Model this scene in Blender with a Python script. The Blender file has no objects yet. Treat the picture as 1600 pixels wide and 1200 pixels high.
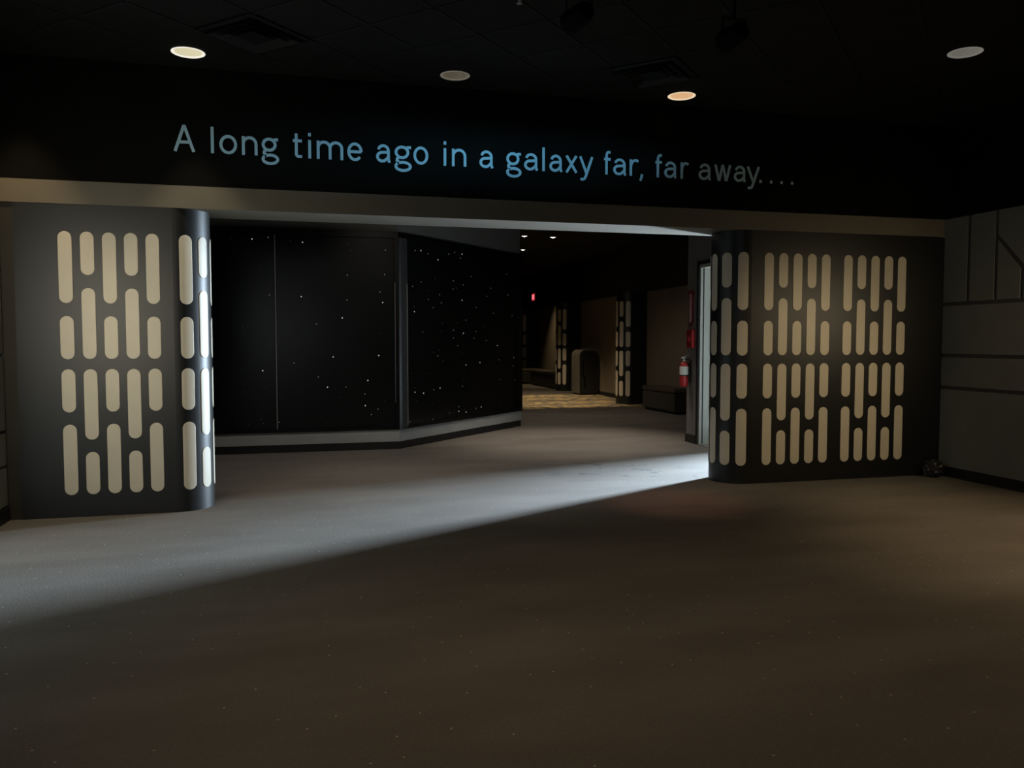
import bpy, bmesh, math, random
from mathutils import Vector, Matrix
from mathutils.geometry import tessellate_polygon

# ------------------------------------------------------------------ set-up
# Building axes: x runs along the dividing wall (to the right), y runs away
# through the opening (0 = front face of the dividing wall), z is up. Metres.
SC = bpy.context.scene
COL = SC.collection
rnd = random.Random(7)

cam_d = bpy.data.cameras.new('camera')
cam = bpy.data.objects.new('camera', cam_d)
COL.objects.link(cam)
cam.location = (-1.9209, -7.3408, 1.45)
cam.rotation_euler = (math.radians(90 - 3.063), 0, math.radians(-14.664))
cam_d.sensor_width = 36.0
cam_d.lens = 36.0 * 1280 / 1600
cam_d.clip_start = 0.05
cam_d.clip_end = 200
SC.camera = cam

SC.view_settings.view_transform = 'Standard'
SC.view_settings.look = 'None'
SC.view_settings.gamma = 1
SC.view_settings.use_curve_mapping = False
SC.view_settings.exposure = 0.0

W = bpy.data.worlds.new('world')
SC.world = W
W.use_nodes = True
W.node_tree.nodes['Background'].inputs[0].default_value = (0.75, 0.85, 1.0, 1)
W.node_tree.nodes['Background'].inputs[1].default_value = 0.03


def aim(o, target):
    o.rotation_euler = (Vector(target) - o.location).to_track_quat('-Z', 'Y').to_euler()


def area(name, loc, target, sx, sy, power, color, spread=180):
    l = bpy.data.lights.new(name, 'AREA')
    l.shape = 'RECTANGLE'
    l.size, l.size_y = sx, sy
    l.energy = power
    l.color = color
    l.spread = math.radians(spread)
    o = bpy.data.objects.new(name, l)
    COL.objects.link(o)
    o.location = loc
    aim(o, target)
    return o


def spot(name, loc, target, power, color, angle, blend, radius=0.04, scale=None):
    l = bpy.data.lights.new(name, 'SPOT')
    l.energy = power
    l.color = color
    l.spot_size = math.radians(angle)
    l.spot_blend = blend
    l.shadow_soft_size = radius
    o = bpy.data.objects.new(name, l)
    COL.objects.link(o)
    o.location = loc
    aim(o, target)
    if scale:
        o.scale = scale
    return o


# daylight coming in through the side doorway behind the right partition
area('daylight_outside_door', (10.5, 4.72, 1.7), (2.0, 1.85, 0.8), 0.9, 3.0, 16500, (0.66, 0.83, 1.0))
# cool frontal fill, added out of view behind the camera
area('fill_hall_back', (-3.2, -12.6, 1.9), (-1.0, 0.0, 1.2), 3.2, 1.8, 25, (0.92, 0.95, 1.0))
# unseen light added at the left wall to light the left partition
area('fill_left_partition', (-4.12, -2.7, 1.75), (-3.4, 0.0, 1.55), 0.9, 1.2, 13, (1.0, 0.91, 0.70), 95)
# soft unseen lamp added for the sheen on the right partition
area('sheen_light_right', (4.66, -2.2, 1.80), (3.5, 0.0, 1.5), 0.5, 0.5, 5.5, (1.0, 0.80, 0.50), 110)
# ------------------------------------------------------------------ materials


def mat(name, color, rough=0.6, var=0.0, scale=8.0, spec=0.5, bump=0.0, bscale=200.0, metal=0.0, emit=0.0,
        coat=0.0):
    m = bpy.data.materials.new(name)
    m.use_nodes = True
    nt = m.node_tree
    b = nt.nodes['Principled BSDF']
    b.inputs['Base Color'].default_value = (*color, 1)
    b.inputs['Roughness'].default_value = rough
    b.inputs['Specular IOR Level'].default_value = spec
    b.inputs['Metallic'].default_value = metal
    if coat:
        b.inputs['Coat Weight'].default_value = coat
        b.inputs['Coat Roughness'].default_value = 0.25
    if emit:
        b.inputs['Emission Color'].default_value = (*color, 1)
        b.inputs['Emission Strength'].default_value = emit
    tc = nt.nodes.new('ShaderNodeTexCoord')
    n = nt.nodes.new('ShaderNodeTexNoise')
    n.inputs['Scale'].default_value = scale
    n.inputs['Detail'].default_value = 4
    nt.links.new(tc.outputs['Object'], n.inputs['Vector'])
    r = nt.nodes.new('ShaderNodeValToRGB')
    r.color_ramp.elements[0].position = 0.3
    r.color_ramp.elements[1].position = 0.7
    r.color_ramp.elements[0].color = (*[c * (1 - var) for c in color], 1)
    r.color_ramp.elements[1].color = (*[min(1, c * (1 + var)) for c in color], 1)
    nt.links.new(n.outputs['Fac'], r.inputs['Fac'])
    nt.links.new(r.outputs['Color'], b.inputs['Base Color'])
    if bump:
        n2 = nt.nodes.new('ShaderNodeTexNoise')
        n2.inputs['Scale'].default_value = bscale
        nt.links.new(tc.outputs['Object'], n2.inputs['Vector'])
        bp = nt.nodes.new('ShaderNodeBump')
        bp.inputs['Strength'].default_value = bump
        bp.inputs['Distance'].default_value = 0.01
        nt.links.new(n2.outputs['Fac'], bp.inputs['Height'])
        nt.links.new(bp.outputs['Normal'], b.inputs['Normal'])
    return m


def emitter(name, color, strength, base=(0.02, 0.02, 0.02)):
    m = mat(name, base, 0.4)
    b = m.node_tree.nodes['Principled BSDF']
    b.inputs['Emission Color'].default_value = (*color, 1)
    b.inputs['Emission Strength'].default_value = strength
    return m


M = {}
M['black_wall'] = mat('black_wall_paint', (0.0055, 0.0052, 0.0045), 0.8, 0.15, 3, 0.05, 0.1, 90)
M['ceiling'] = mat('black_ceiling_tile', (0.011, 0.0105, 0.0085), 0.8, 0.2, 6, 0.25, 0.2, 150)
M['grid'] = mat('black_ceiling_grid', (0.0085, 0.008, 0.007), 0.8, 0.1, 6, 0.4)
M['band'] = mat('taupe_wall_paint', (0.15, 0.13, 0.098), 0.6, 0.04, 3, 0.3, 0.08, 160)
M['panel'] = mat('black_satin_laminate', (0.008, 0.008, 0.008), 0.42, 0.12, 3, 0.5, 0.03, 40)
M['pill'] = mat('pale_acrylic', (0.62, 0.55, 0.43), 0.42, 0.03, 5, 0.4)
M['side_panel'] = mat('grey_wall_panel', (0.205, 0.195, 0.165), 0.6, 0.05, 4, 0.3, 0.06, 150)
M['groove'] = mat('dark_groove', (0.085, 0.078, 0.064), 0.7, 0.05, 6, 0.2)
M['dark_trim'] = mat('dark_brown_trim', (0.03, 0.026, 0.02), 0.55, 0.1, 5, 0.3)
M['base'] = mat('black_rubber_base', (0.012, 0.012, 0.0125), 0.45, 0.1, 8, 0.4)
M['star_black'] = mat('gloss_black_panel', (0.0035, 0.0038, 0.0038), 0.25, 0.1, 3, 0.28)
M['star_frame'] = mat('black_frame', (0.003, 0.003, 0.0032), 0.3, 0.1, 3, 0.25)
M['post'] = mat('dark_grey_post', (0.022, 0.024, 0.025), 0.35, 0.08, 4, 0.5)
M['alu'] = mat('grey_metal_strip', (0.20, 0.20, 0.195), 0.4, 0.05, 6, 0.5, metal=0.4)
M['plinth'] = mat('grey_green_plinth', (0.30, 0.315, 0.305), 0.5, 0.05, 4, 0.4)
M['corridor_upper'] = mat('dark_grey_wall', (0.105, 0.098, 0.088), 0.7, 0.05, 3, 0.25)
M['tan_wall'] = mat('tan_corridor_wall', (0.20, 0.165, 0.125), 0.65, 0.05, 3, 0.3)
M['corridor_top'] = mat('dark_brown_upper_wall', (0.028, 0.024, 0.018), 0.75, 0.1, 3, 0.2)
M['stub'] = mat('grey_wall_paint', (0.15, 0.14, 0.13), 0.65, 0.05, 3, 0.3)
M['door_grey'] = mat('pale_grey_door_paint', (0.36, 0.35, 0.30), 0.4, 0.03, 3, 0.4)
M['door_dark'] = mat('dark_door_casing', (0.014, 0.014, 0.015), 0.5, 0.05, 3, 0.3)
M['steel'] = mat('brushed_steel', (0.55, 0.55, 0.53), 0.35, 0.05, 30, 0.5, metal=0.9)
M['concrete'] = mat('outdoor_concrete', (0.42, 0.41, 0.38), 0.85, 0.1, 2, 0.2, 0.2, 30)
M['red'] = mat('red_enamel', (0.42, 0.022, 0.022), 0.35, 0.06, 8, 0.5)
M['dark_red'] = mat('dark_red_plastic', (0.20, 0.012, 0.012), 0.4, 0.06, 8, 0.5)
M['pink'] = mat('faded_pink_print', (0.50, 0.33, 0.33), 0.5, 0.05, 8, 0.4)
M['white_label'] = mat('white_paper_label', (0.62, 0.60, 0.53), 0.6, 0.06, 30, 0.3)
M['black_plastic'] = mat('black_plastic', (0.008, 0.008, 0.008), 0.45, 0.1, 8, 0.4)
M['bench'] = mat('dark_grey_vinyl', (0.035, 0.034, 0.031), 0.5, 0.1, 12, 0.4, 0.1, 80)
M['cushion'] = mat('brown_vinyl_cushion', (0.07, 0.055, 0.04), 0.45, 0.1, 12, 0.4, 0.1, 60)
M['bin'] = mat('grey_bin_plastic', (0.14, 0.125, 0.105), 0.35, 0.08, 6, 0.5)
M['bin_face_shade'] = mat('shaded_bin_face', (0.012, 0.0118, 0.011), 0.5, 0.08, 6, 0.4)  # shade on the bin's front, put into its colour
M['letter'] = mat('pale_blue_letter_paint', (0.43, 0.63, 0.72), 0.7, 0.02, 4, 0.2)
M['trim_ring'] = mat('white_trim_ring', (0.8, 0.78, 0.7), 0.4, 0.03, 8, 0.4)
M['reflector'] = mat('lamp_reflector', (0.62, 0.58, 0.48), 0.3, 0.06, 14, 0.5)
M['spot_can'] = mat('matt_black_can', (0.0015, 0.0015, 0.0015), 0.7, 0.1, 8, 0.1)
M['vent'] = mat('black_vent_metal', (0.004, 0.004, 0.004), 0.5, 0.1, 8, 0.3)
M['vent_face'] = mat('dark_vent_louvre', (0.0075, 0.007, 0.006), 0.5, 0.1, 8, 0.3)
M['bag'] = mat('crumpled_grey_plastic', (0.02, 0.02, 0.02), 0.4, 0.2, 20, 0.5)
M['star0'] = emitter('faint_star', (0.9, 0.95, 0.9), 0.05)
M['star1'] = emitter('star_point', (0.95, 0.97, 0.9), 0.17)
M['star2'] = emitter('bright_star', (1.0, 0.98, 0.92), 0.42)


def carpet():
    m = bpy.data.materials.new('speckled_carpet')
    m.use_nodes = True
    nt = m.node_tree
    N, L = nt.nodes.new, nt.links.new
    b = nt.nodes['Principled BSDF']
    b.inputs['Roughness'].default_value = 0.85
    b.inputs['Specular IOR Level'].default_value = 0.18
    tc = N('ShaderNodeTexCoord')
    # base pile: mottled brown grey
    n1 = N('ShaderNodeTexNoise'); n1.inputs['Scale'].default_value = 1.3; n1.inputs['Detail'].default_value = 6
    mp = N('ShaderNodeMapping'); mp.inputs['Rotation'].default_value = (0, 0, 0.2); mp.inputs['Scale'].default_value = (0.6, 1.6, 1)
    L(tc.outputs['Object'], mp.inputs['Vector']); L(mp.outputs['Vector'], n1.inputs['Vector'])
    r1 = N('ShaderNodeValToRGB')
    r1.color_ramp.elements[0].position = 0.3; r1.color_ramp.elements[1].position = 0.72
    r1.color_ramp.elements[0].color = (0.128, 0.112, 0.095, 1)
    r1.color_ramp.elements[1].color = (0.178, 0.158, 0.136, 1)
    L(n1.outputs['Fac'], r1.inputs['Fac'])
    # fibre grain
    n2 = N('ShaderNodeTexNoise'); n2.inputs['Scale'].default_value = 70; n2.inputs['Detail'].default_value = 3
    L(tc.outputs['Object'], n2.inputs['Vector'])
    mr = N('ShaderNodeMapRange'); mr.inputs[1].default_value = 0.3; mr.inputs[2].default_value = 0.7
    mr.inputs[3].default_value = 0.90; mr.inputs[4].default_value = 1.09
    L(n2.outputs['Fac'], mr.inputs[0])
    mul = N('ShaderNodeMix'); mul.data_type = 'RGBA'; mul.blend_type = 'MULTIPLY'; mul.inputs[0].default_value = 1
    L(r1.outputs['Color'], mul.inputs[6]); L(mr.outputs[0], mul.inputs[7])
    # scattered pale lint specks
    v = N('ShaderNodeTexVoronoi'); v.voronoi_dimensions = '2D'; v.inputs['Scale'].default_value = 9.5
    L(tc.outputs['Object'], v.inputs['Vector'])
    lt = N('ShaderNodeMath'); lt.operation = 'LESS_THAN'; lt.inputs[1].default_value = 0.043
    L(v.outputs['Distance'], lt.inputs[0])
    sep = N('ShaderNodeSeparateColor'); L(v.outputs['Color'], sep.inputs[0])
    gt = N('ShaderNodeMath'); gt.operation = 'GREATER_THAN'; gt.inputs[1].default_value = 0.86
    L(sep.outputs[0], gt.inputs[0])
    mm = N('ShaderNodeMath'); mm.operation = 'MULTIPLY'; L(lt.outputs[0], mm.inputs[0]); L(gt.outputs[0], mm.inputs[1])
    mx = N('ShaderNodeMix'); mx.data_type = 'RGBA'
    mx.inputs[7].default_value = (0.50, 0.45, 0.36, 1)
    L(mm.outputs[0], mx.inputs[0]); L(mul.outputs[2], mx.inputs[6])
    # woven gold dashes on the far stretch of carpet
    mpg = N('ShaderNodeMapping'); mpg.inputs['Scale'].default_value = (3.2, 2.2, 1)
    L(tc.outputs['Object'], mpg.inputs['Vector'])
    n3 = N('ShaderNodeTexNoise'); n3.inputs['Scale'].default_value = 1.6; n3.inputs['Detail'].default_value = 3
    L(mpg.outputs['Vector'], n3.inputs['Vector'])
    g3 = N('ShaderNodeMapRange'); g3.inputs[1].default_value = 0.45; g3.inputs[2].default_value = 0.53
    L(n3.outputs['Fac'], g3.inputs[0])
    sxr = N('ShaderNodeSeparateXYZ'); L(tc.outputs['Object'], sxr.inputs[0])
    fr_ = N('ShaderNodeMath'); fr_.operation = 'FRACT'
    dv = N('ShaderNodeMath'); dv.operation = 'MULTIPLY_ADD'; dv.inputs[1].default_value = 1 / 1.12; dv.inputs[2].default_value = -0.26
    L(sxr.outputs[1], dv.inputs[0]); L(dv.outputs[0], fr_.inputs[0])
    br = N('ShaderNodeMath'); br.operation = 'LESS_THAN'; br.inputs[1].default_value = 0.74; L(fr_.outputs[0], br.inputs[0])
    sx = N('ShaderNodeSeparateXYZ'); L(tc.outputs['Object'], sx.inputs[0])
    ga = N('ShaderNodeMath'); ga.operation = 'GREATER_THAN'; ga.inputs[1].default_value = 9.25; L(sx.outputs[1], ga.inputs[0])
    gb = N('ShaderNodeMath'); gb.operation = 'LESS_THAN'; gb.inputs[1].default_value = 13.6; L(sx.outputs[1], gb.inputs[0])
    a1 = N('ShaderNodeMath'); a1.operation = 'MULTIPLY'; L(ga.outputs[0], a1.inputs[0]); L(gb.outputs[0], a1.inputs[1])
    a2 = N('ShaderNodeMath'); a2.operation = 'MULTIPLY'; L(a1.outputs[0], a2.inputs[0]); L(g3.outputs[0], a2.inputs[1])
    a3 = N('ShaderNodeMath'); a3.operation = 'MULTIPLY'; L(a2.outputs[0], a3.inputs[0]); L(br.outputs[0], a3.inputs[1])
    mg = N('ShaderNodeMix'); mg.data_type = 'RGBA'; mg.inputs[7].default_value = (0.50, 0.36, 0.17, 1)
    L(a3.outputs[0], mg.inputs[0]); L(mx.outputs[2], mg.inputs[6])
    # dark scuffs where people turn through the opening
    ns = N('ShaderNodeTexNoise'); ns.inputs['Scale'].default_value = 2.6; ns.inputs['Detail'].default_value = 5; ns.inputs['Distortion'].default_value = 1.2
    L(tc.outputs['Object'], ns.inputs['Vector'])
    gs = N('ShaderNodeMapRange'); gs.inputs[1].default_value = 0.57; gs.inputs[2].default_value = 0.61
    L(ns.outputs['Fac'], gs.inputs[0])
    vd = N('ShaderNodeVectorMath'); vd.operation = 'DISTANCE'; vd.inputs[1].default_value = (1.6, 1.05, 0)
    L(tc.outputs['Object'], vd.inputs[0])
    dl = N('ShaderNodeMapRange'); dl.inputs[1].default_value = 0.55; dl.inputs[2].default_value = 1.0
    dl.inputs[3].default_value = 0.55; dl.inputs[4].default_value = 0.0
    L(vd.outputs['Value'], dl.inputs[0])
    ms = N('ShaderNodeMath'); ms.operation = 'MULTIPLY'; L(gs.outputs[0], ms.inputs[0]); L(dl.outputs[0], ms.inputs[1])
    md = N('ShaderNodeMix'); md.data_type = 'RGBA'; md.inputs[7].default_value = (0.05, 0.05, 0.05, 1)
    L(ms.outputs[0], md.inputs[0]); L(mg.outputs[2], md.inputs[6])
    L(md.outputs[2], b.inputs['Base Color'])
    bp = N('ShaderNodeBump'); bp.inputs['Strength'].default_value = 0.12; bp.inputs['Distance'].default_value = 0.01
    L(n2.outputs['Fac'], bp.inputs['Height']); L(bp.outputs['Normal'], b.inputs['Normal'])
    return m


M['carpet'] = carpet()

# ------------------------------------------------------------------ mesh helpers


class MB:
    """Collects geometry; link() turns it into ONE mesh object."""

    def __init__(self):
        self.v, self.f, self.mi, self.sm = [], [], [], []

    def add(self, verts, faces, mi=0, smooth=False):
        o = len(self.v)
        self.v += [tuple(p) for p in verts]
        self.f += [[i + o for i in f] for f in faces]
        self.mi += [mi] * len(faces)
        self.sm += [smooth] * len(faces)
        return self

    def box(self, a, b, mi=0):
        x0, y0, z0 = [min(a[i], b[i]) for i in range(3)]
        x1, y1, z1 = [max(a[i], b[i]) for i in range(3)]
        vs = [(x0, y0, z0), (x1, y0, z0), (x1, y1, z0), (x0, y1, z0), (x0, y0, z1), (x1, y0, z1), (x1, y1, z1), (x0, y1, z1)]
        fs = [(0, 3, 2, 1), (4, 5, 6, 7), (0, 1, 5, 4), (1, 2, 6, 5), (2, 3, 7, 6), (3, 0, 4, 7)]
        return self.add(vs, fs, mi)

    def cbox(self, a, b, c=0.01, mi=0):
        """box with chamfered edges"""
        bm = bmesh.new()
        bmesh.ops.create_cube(bm, size=1)
        for v in bm.verts:
            v.co = Vector([(a[i] + b[i]) / 2 + v.co[i] * abs(b[i] - a[i]) for i in range(3)])
        bmesh.ops.bevel(bm, geom=list(bm.edges), offset=c, segments=2, affect='EDGES', profile=0.5)
        bm.verts.index_update()
        self.add([v.co[:] for v in bm.verts], [[v.index for v in f.verts] for f in bm.faces], mi)
        bm.free()
        return self

    def prism(self, poly, z0, z1, mi=0, smooth=None):
        """extrude a plan polygon (counter clockwise); smooth = set of edge indices shaded smooth"""
        n = len(poly)
        vs = [(x, y, z0) for x, y in poly] + [(x, y, z1) for x, y in poly]
        if smooth:
            self.add(vs, [(i, (i + 1) % n, n + (i + 1) % n, n + i) for i in smooth], mi, True)
        self.add(vs, [(i, (i + 1) % n, n + (i + 1) % n, n + i) for i in range(n) if not smooth or i not in smooth], mi)
        tri = tessellate_polygon([[Vector((x, y, 0)) for x, y in poly]])
        self.add(vs, [(c, b, a) for a, b, c in tri] + [(n + a, n + b, n + c) for a, b, c in tri], mi)
        return self

    def lathe(self, prof, c=(0, 0, 0), seg=24, mi=0, mtx=None, smooth=True):
        vs, fs = [], []
        for r, z in prof:
            for k in range(seg):
                a = 2 * math.pi * k / seg
                p = Vector((r * math.cos(a), r * math.sin(a), z))
                if mtx:
                    p = mtx @ p
                vs.append(tuple(p + Vector(c)))
        for i in range(len(prof) - 1):
            for k in range(seg):
                k2 = (k + 1) % seg
                fs.append((i * seg + k, i * seg + k2, (i + 1) * seg + k2, (i + 1) * seg + k))
        self.add(vs, fs, mi, smooth)
        return self

    def tube(self, pts, r, seg=8, mi=0):
        pts = [Vector(p) for p in pts]
        vs, fs = [], []
        for i, p in enumerate(pts):
            d = (pts[min(i + 1, len(pts) - 1)] - pts[max(i - 1, 0)]).normalized()
            u = d.cross(Vector((0, 0, 1)))
            if u.length < 1e-3:
                u = Vector((1, 0, 0))
            u.normalize()
            w = d.cross(u)
            for k in range(seg):
                a = 2 * math.pi * k / seg
                vs.append(tuple(p + u * r * math.cos(a) + w * r * math.sin(a)))
        for i in range(len(pts) - 1):
            for k in range(seg):
                k2 = (k + 1) % seg
                fs.append((i * seg + k, i * seg + k2, (i + 1) * seg + k2, (i + 1) * seg + k))
        fs.append(list(range(seg)))
        fs.append(list(range((len(pts) - 1) * seg, len(pts) * seg)))
        return self.add(vs, fs, mi, True)

    def mesh(self, name, mats, fix=True):
        me = bpy.data.meshes.new(name)
        me.from_pydata(self.v, [], self.f)
        for m in (mats if isinstance(mats, (list, tuple)) else [mats]):
            me.materials.append(m)
        me.polygons.foreach_set('material_index', self.mi)
        me.polygons.foreach_set('use_smooth', self.sm)
        if fix:
            bm = bmesh.new()
            bm.from_mesh(me)
            bmesh.ops.recalc_face_normals(bm, faces=bm.faces)
            bm.to_mesh(me)
            bm.free()
        me.update()
        return me

    def link(self, name, mats, parent=None, fix=True):
        o = bpy.data.objects.new(name, self.mesh(name, mats, fix))
        COL.objects.link(o)
        if parent:
            o.parent = parent
        return o


def inst(name, me, parent=None, loc=(0, 0, 0)):
    o = bpy.data.objects.new(name, me)
    COL.objects.link(o)
    o.location = loc
    if parent:
        o.parent = parent
    return o


def structure(o):
    o['kind'] = 'structure'
    return o


def stuff(o):
    o['kind'] = 'stuff'
    return o


def thing(name, label, cat, loc=(0, 0, 0), group=None):
    o = bpy.data.objects.new(name, None)
    o.empty_display_size = 0.1
    COL.objects.link(o)
    o.location = loc
    o['label'], o['category'] = label, cat
    if group:
        o['group'] = group
    return o


# ------------------------------------------------------------------ key dimensions
ZB, ZT, ZC = 2.545, 2.729, 3.70          # underside of beam, top of taupe band, ceiling
TH, R = 0.54, 0.27                        # thickness of dividing wall, radius of its ends
XL, XR = -4.20, 4.77                      # side walls of the entrance hall
SL, SR = -2.915, 2.473                    # where the rounded ends start
CR, C45 = (-0.62, 3.57), math.radians(45.84)   # corner of the star wall, its chamfer angle

# ------------------------------------------------------------------ floor, ceiling, walls
f = MB().box((-8, -14, -0.12), (9.5, 27, 0))
structure(f.link('floor', M['carpet']))
structure(MB().prism([(3.66, 0.54), (16, 0.54), (16, 12), (6.7, 12), (6.7, 3.18), (3.66, 3.18)], -0.08, 0.004).link('floor_outside', M['concrete']))

# ceiling with round holes for the recessed lamps
LAMPS = [(-2.718, -0.366), (-0.591, -0.344), (1.540, -0.297), (3.170, -1.907)]
FAR = [(2.87, 9.90), (3.53, 9.94), (3.55, 12.5)]
RL, RF = 0.115, 0.075


def circ(c, r, n=32, rev=False):
    p = [(c[0] + r * math.cos(2 * math.pi * k / n), c[1] + r * math.sin(2 * math.pi * k / n)) for k in range(n)]
    return p[::-1] if rev else p


loops = [[(-8, -14), (9.5, -14), (9.5, 27), (-8, 27)]] + [circ(c, RL, rev=True) for c in LAMPS] + [circ(c, RF, 20, True) for c in FAR]
tri = tessellate_polygon([[Vector((x, y, 0)) for x, y in lp] for lp in loops])
flat = [p for lp in loops for p in lp]
cb = MB().add([(x, y, ZC) for x, y in flat], [tuple(t) for t in tri])
ceil = structure(cb.link('ceiling', M['ceiling'], fix=False))
VENTS = [(-2.20, -0.90), (1.01, -0.84)]
VH = 0.30                                  # half side of a vent
# diagonal ceiling grid (same 45 degree set-out as the vents)
g = MB()
pitch = 0.568
e1, e2 = Vector((math.sqrt(.5), math.sqrt(.5))), Vector((math.sqrt(.5), -math.sqrt(.5)))
o0 = Vector((-2.20, -0.90)) + e1 * pitch / 2 + e2 * pitch / 2
for a, b in ((e1, e2), (e2, e1)):
    for i in range(-16, 17):
        for j in range(-18, 18):
            p = o0 + b * (i * pitch) + a * (j * pitch)
            q = p + a * pitch
            if not all(XL < w.x < XR and -6.0 < w.y < -0.02 for w in (p, q)):
                continue
            mid = (p + q) / 2
            if any((Vector(c) - mid).length < 0.42 for c in LAMPS) or any((Vector(c) - mid).length < 0.40 for c in VENTS):
                continue
            h = b * 0.012
            pts = [p - h, q - h, q + h, p + h]
            g.add([(w.x, w.y, ZC) for w in pts] + [(w.x, w.y, ZC - 0.006) for w in pts],
                  [(4, 5, 6, 7), (0, 1, 5, 4), (1, 2, 6, 5), (2, 3, 7, 6), (3, 0, 4, 7)])
stuff(g.link('ceiling_grid', M['grid'], ceil))

# dividing wall: black upper wall and taupe beam over the opening
structure(MB().box((XL - 0.2, 0, ZT), (XR + 0.2, TH, ZC)).link('wall_divider', M['black_wall']))
structure(MB().box((XL - 0.2, -0.003, ZB), (XR + 0.2, TH, ZT)).link('trim_1', M['band']))

# right wall of the entrance hall with its slabs and dark joints
wr = structure(MB().box((XR, -14, 0), (XR + 0.2, 0.0, ZC)).link('wall_right', M['groove']))
GY = 0.019


def slab(poly, parent, x, sgn):
    """flat wall slab; poly in (y, z), standing 12 mm proud of the wall"""
    n = len(poly)
    k = 0.004
    cy = sum(p[0] for p in poly) / n
    cz = sum(p[1] for p in poly) / n
    inn = []
    for y, z in poly:
        inn.append((y + (k if y < cy else -k), z + (k if z < cz else -k)))
    vs = [(x, y, z) for y, z in poly] + [(x - sgn * 0.010, y, z) for y, z in poly] + [(x - sgn * 0.013, y, z) for y, z in inn]
    fs = [(i, (i + 1) % n, n + (i + 1) % n, n + i) for i in range(n)] + [(n + i, n + (i + 1) % n, 2 * n + (i + 1) % n, 2 * n + i) for i in range(n)]
    fs.append(list(range(2 * n, 3 * n)))
    return MB().add(vs, fs).link('wall_panel', M['side_panel'], parent)


G = GY
zr = [0.105, 0.945, 1.287, 1.832, ZT]
for i in range(3):
    lo = zr[i] + (G if i else 0)
    hi = zr[i + 1] - G
    slab([(-0.004, lo), (-3.6, lo), (-3.6, hi), (-0.004, hi)], wr, XR, 1)
    slab([(-3.6 - 2 * G, lo), (-9, lo), (-9, hi), (-3.6 - 2 * G, hi)], wr, XR, 1)
lo, hi = zr[3] + G, ZT
slab([(-0.004, lo), (-0.337 + G, lo), (-0.337 + G, hi), (-0.004, hi)], wr, XR, 1)
slab([(-0.337 - G, lo), (-0.68 + G, lo), (-0.68 + G, hi), (-0.337 - G, hi)], wr, XR, 1)
slab([(-0.68 - G, lo), (-0.987 + G, lo), (-0.987 + G, 2.128), (-0.68 - G, 2.435)], wr, XR, 1)
slab([(-0.68 - G, 2.49), (-1.02, 2.15), (-2.2, 2.15), (-2.2, hi), (-0.68 - G, hi)], wr, XR, 1)
slab([(-0.987 - G, lo), (-2.2, lo), (-2.2, 2.15 - 2 * G), (-0.987 - G, 2.15 - 2 * G)], wr, XR, 1)
slab([(-2.2 - 2 * G, lo), (-9, lo), (-9, hi), (-2.2 - 2 * G, hi)], wr, XR, 1)
structure(MB().box((XR - 0.014, -14, ZT), (XR, -0.001, ZC)).link('trim_2', M['black_wall']))
structure(MB().box((XR - 0.022, -14, 0), (XR, -0.001, 0.10)).link('baseboard_right', M['base']))

wl = structure(MB().box((XL - 0.2, -14, 0), (XL, 0.0, ZC)).link('wall_left', M['groove']))
zl = [0.125, 0.44, 0.72, 1.332, 2.05, ZT]
for i in range(5):
    lo = zl[i] + (G * .7 if i else 0)
    hi = zl[i + 1] - (G * .7 if i < 4 else 0)
    slab([(-0.004, lo), (-3.6, lo), (-3.6, hi), (-0.004, hi)], wl, XL, -1)
    slab([(-3.6 - 2 * G, lo), (-9, lo), (-9, hi), (-3.6 - 2 * G, hi)], wl, XL, -1)
structure(MB().box((XL, -14, ZT), (XL + 0.014, -0.001, ZC)).link('trim_3', M['black_wall']))
structure(MB().box((XL, -14, 0), (XL + 0.022, -0.001, 0.11)).link('baseboard_left', M['base']))
structure(MB().box((XL, 0.012, 0), (-4.092, 0.2, ZB - 0.002)).link('trim_4', M['dark_trim']))
structure(MB().box((-8, -14.2, 0), (9.5, -14, ZC)).link('wall_back', M['stub']))

# ------------------------------------------------------------------ partitions with pale pill inserts
LONG_ODD = [(1.749, 2.326), (1.295, 1.645), (0.862, 1.214), (0.184, 0.762)]      # long, short, short, long
EVEN = [(1.977, 2.327), (1.296, 1.873), (0.635, 1.213), (0.184, 0.534)]          # short, long, long, short
PW, PP = 0.0515, 0.1635                   # half width and pitch of the pills


def pill_mesh(path, u0, z0, z1, seg=10):
    """stadium shaped insert bent along path(u) -> (x, y, nx, ny), 5 mm proud with an eased edge"""
    vs, fs = [], []
    proud = ((PW, 0.0), (PW, 0.0035), (PW - 0.0025, 0.005))
    for r, pr in proud:
        for j in range(seg + 1):
            c = -math.cos(math.pi * j / seg)
            h = math.sqrt(max(0, 1 - c * c)) * r
            x, y, nx, ny = path(u0 + r * c)
            vs.append((x + nx * pr, y + ny * pr, z0 + PW - h))
            vs.append((x + nx * pr, y + ny * pr, z1 - PW + h))
    n = 2 * (seg + 1)
    ring = [2 * j for j in range(seg + 1)] + [2 * j + 1 for j in range(seg, -1, -1)]
    for l in range(2):
        for i in range(len(ring)):
            a, b = ring[i], ring[(i + 1) % len(ring)]
            fs.append((l * n + a, l * n + b, (l + 1) * n + b, (l + 1) * n + a))
    for j in range(seg):
        fs.append((2 * n + 2 * j, 2 * n + 2 * j + 2, 2 * n + 2 * j + 3, 2 * n + 2 * j + 1))
    mb = MB().add(vs, fs)
    me = mb.mesh('light_insert', M['pill'])
    return me


def path_left(u):
    if u <= SL:
        return (u, 0.0, 0.0, -1.0)
    a = (u - SL) / R
    return (SL + R * math.sin(a), R - R * math.cos(a), math.sin(a), -math.cos(a))


def path_right(u):                         # u decreases towards the rounded end
    if u >= SR:
        return (u, 0.0, 0.0, -1.0)
    a = (SR - u) / R
    return (SR - R * math.sin(a), R - R * math.cos(a), -math.sin(a), -math.cos(a))


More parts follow.
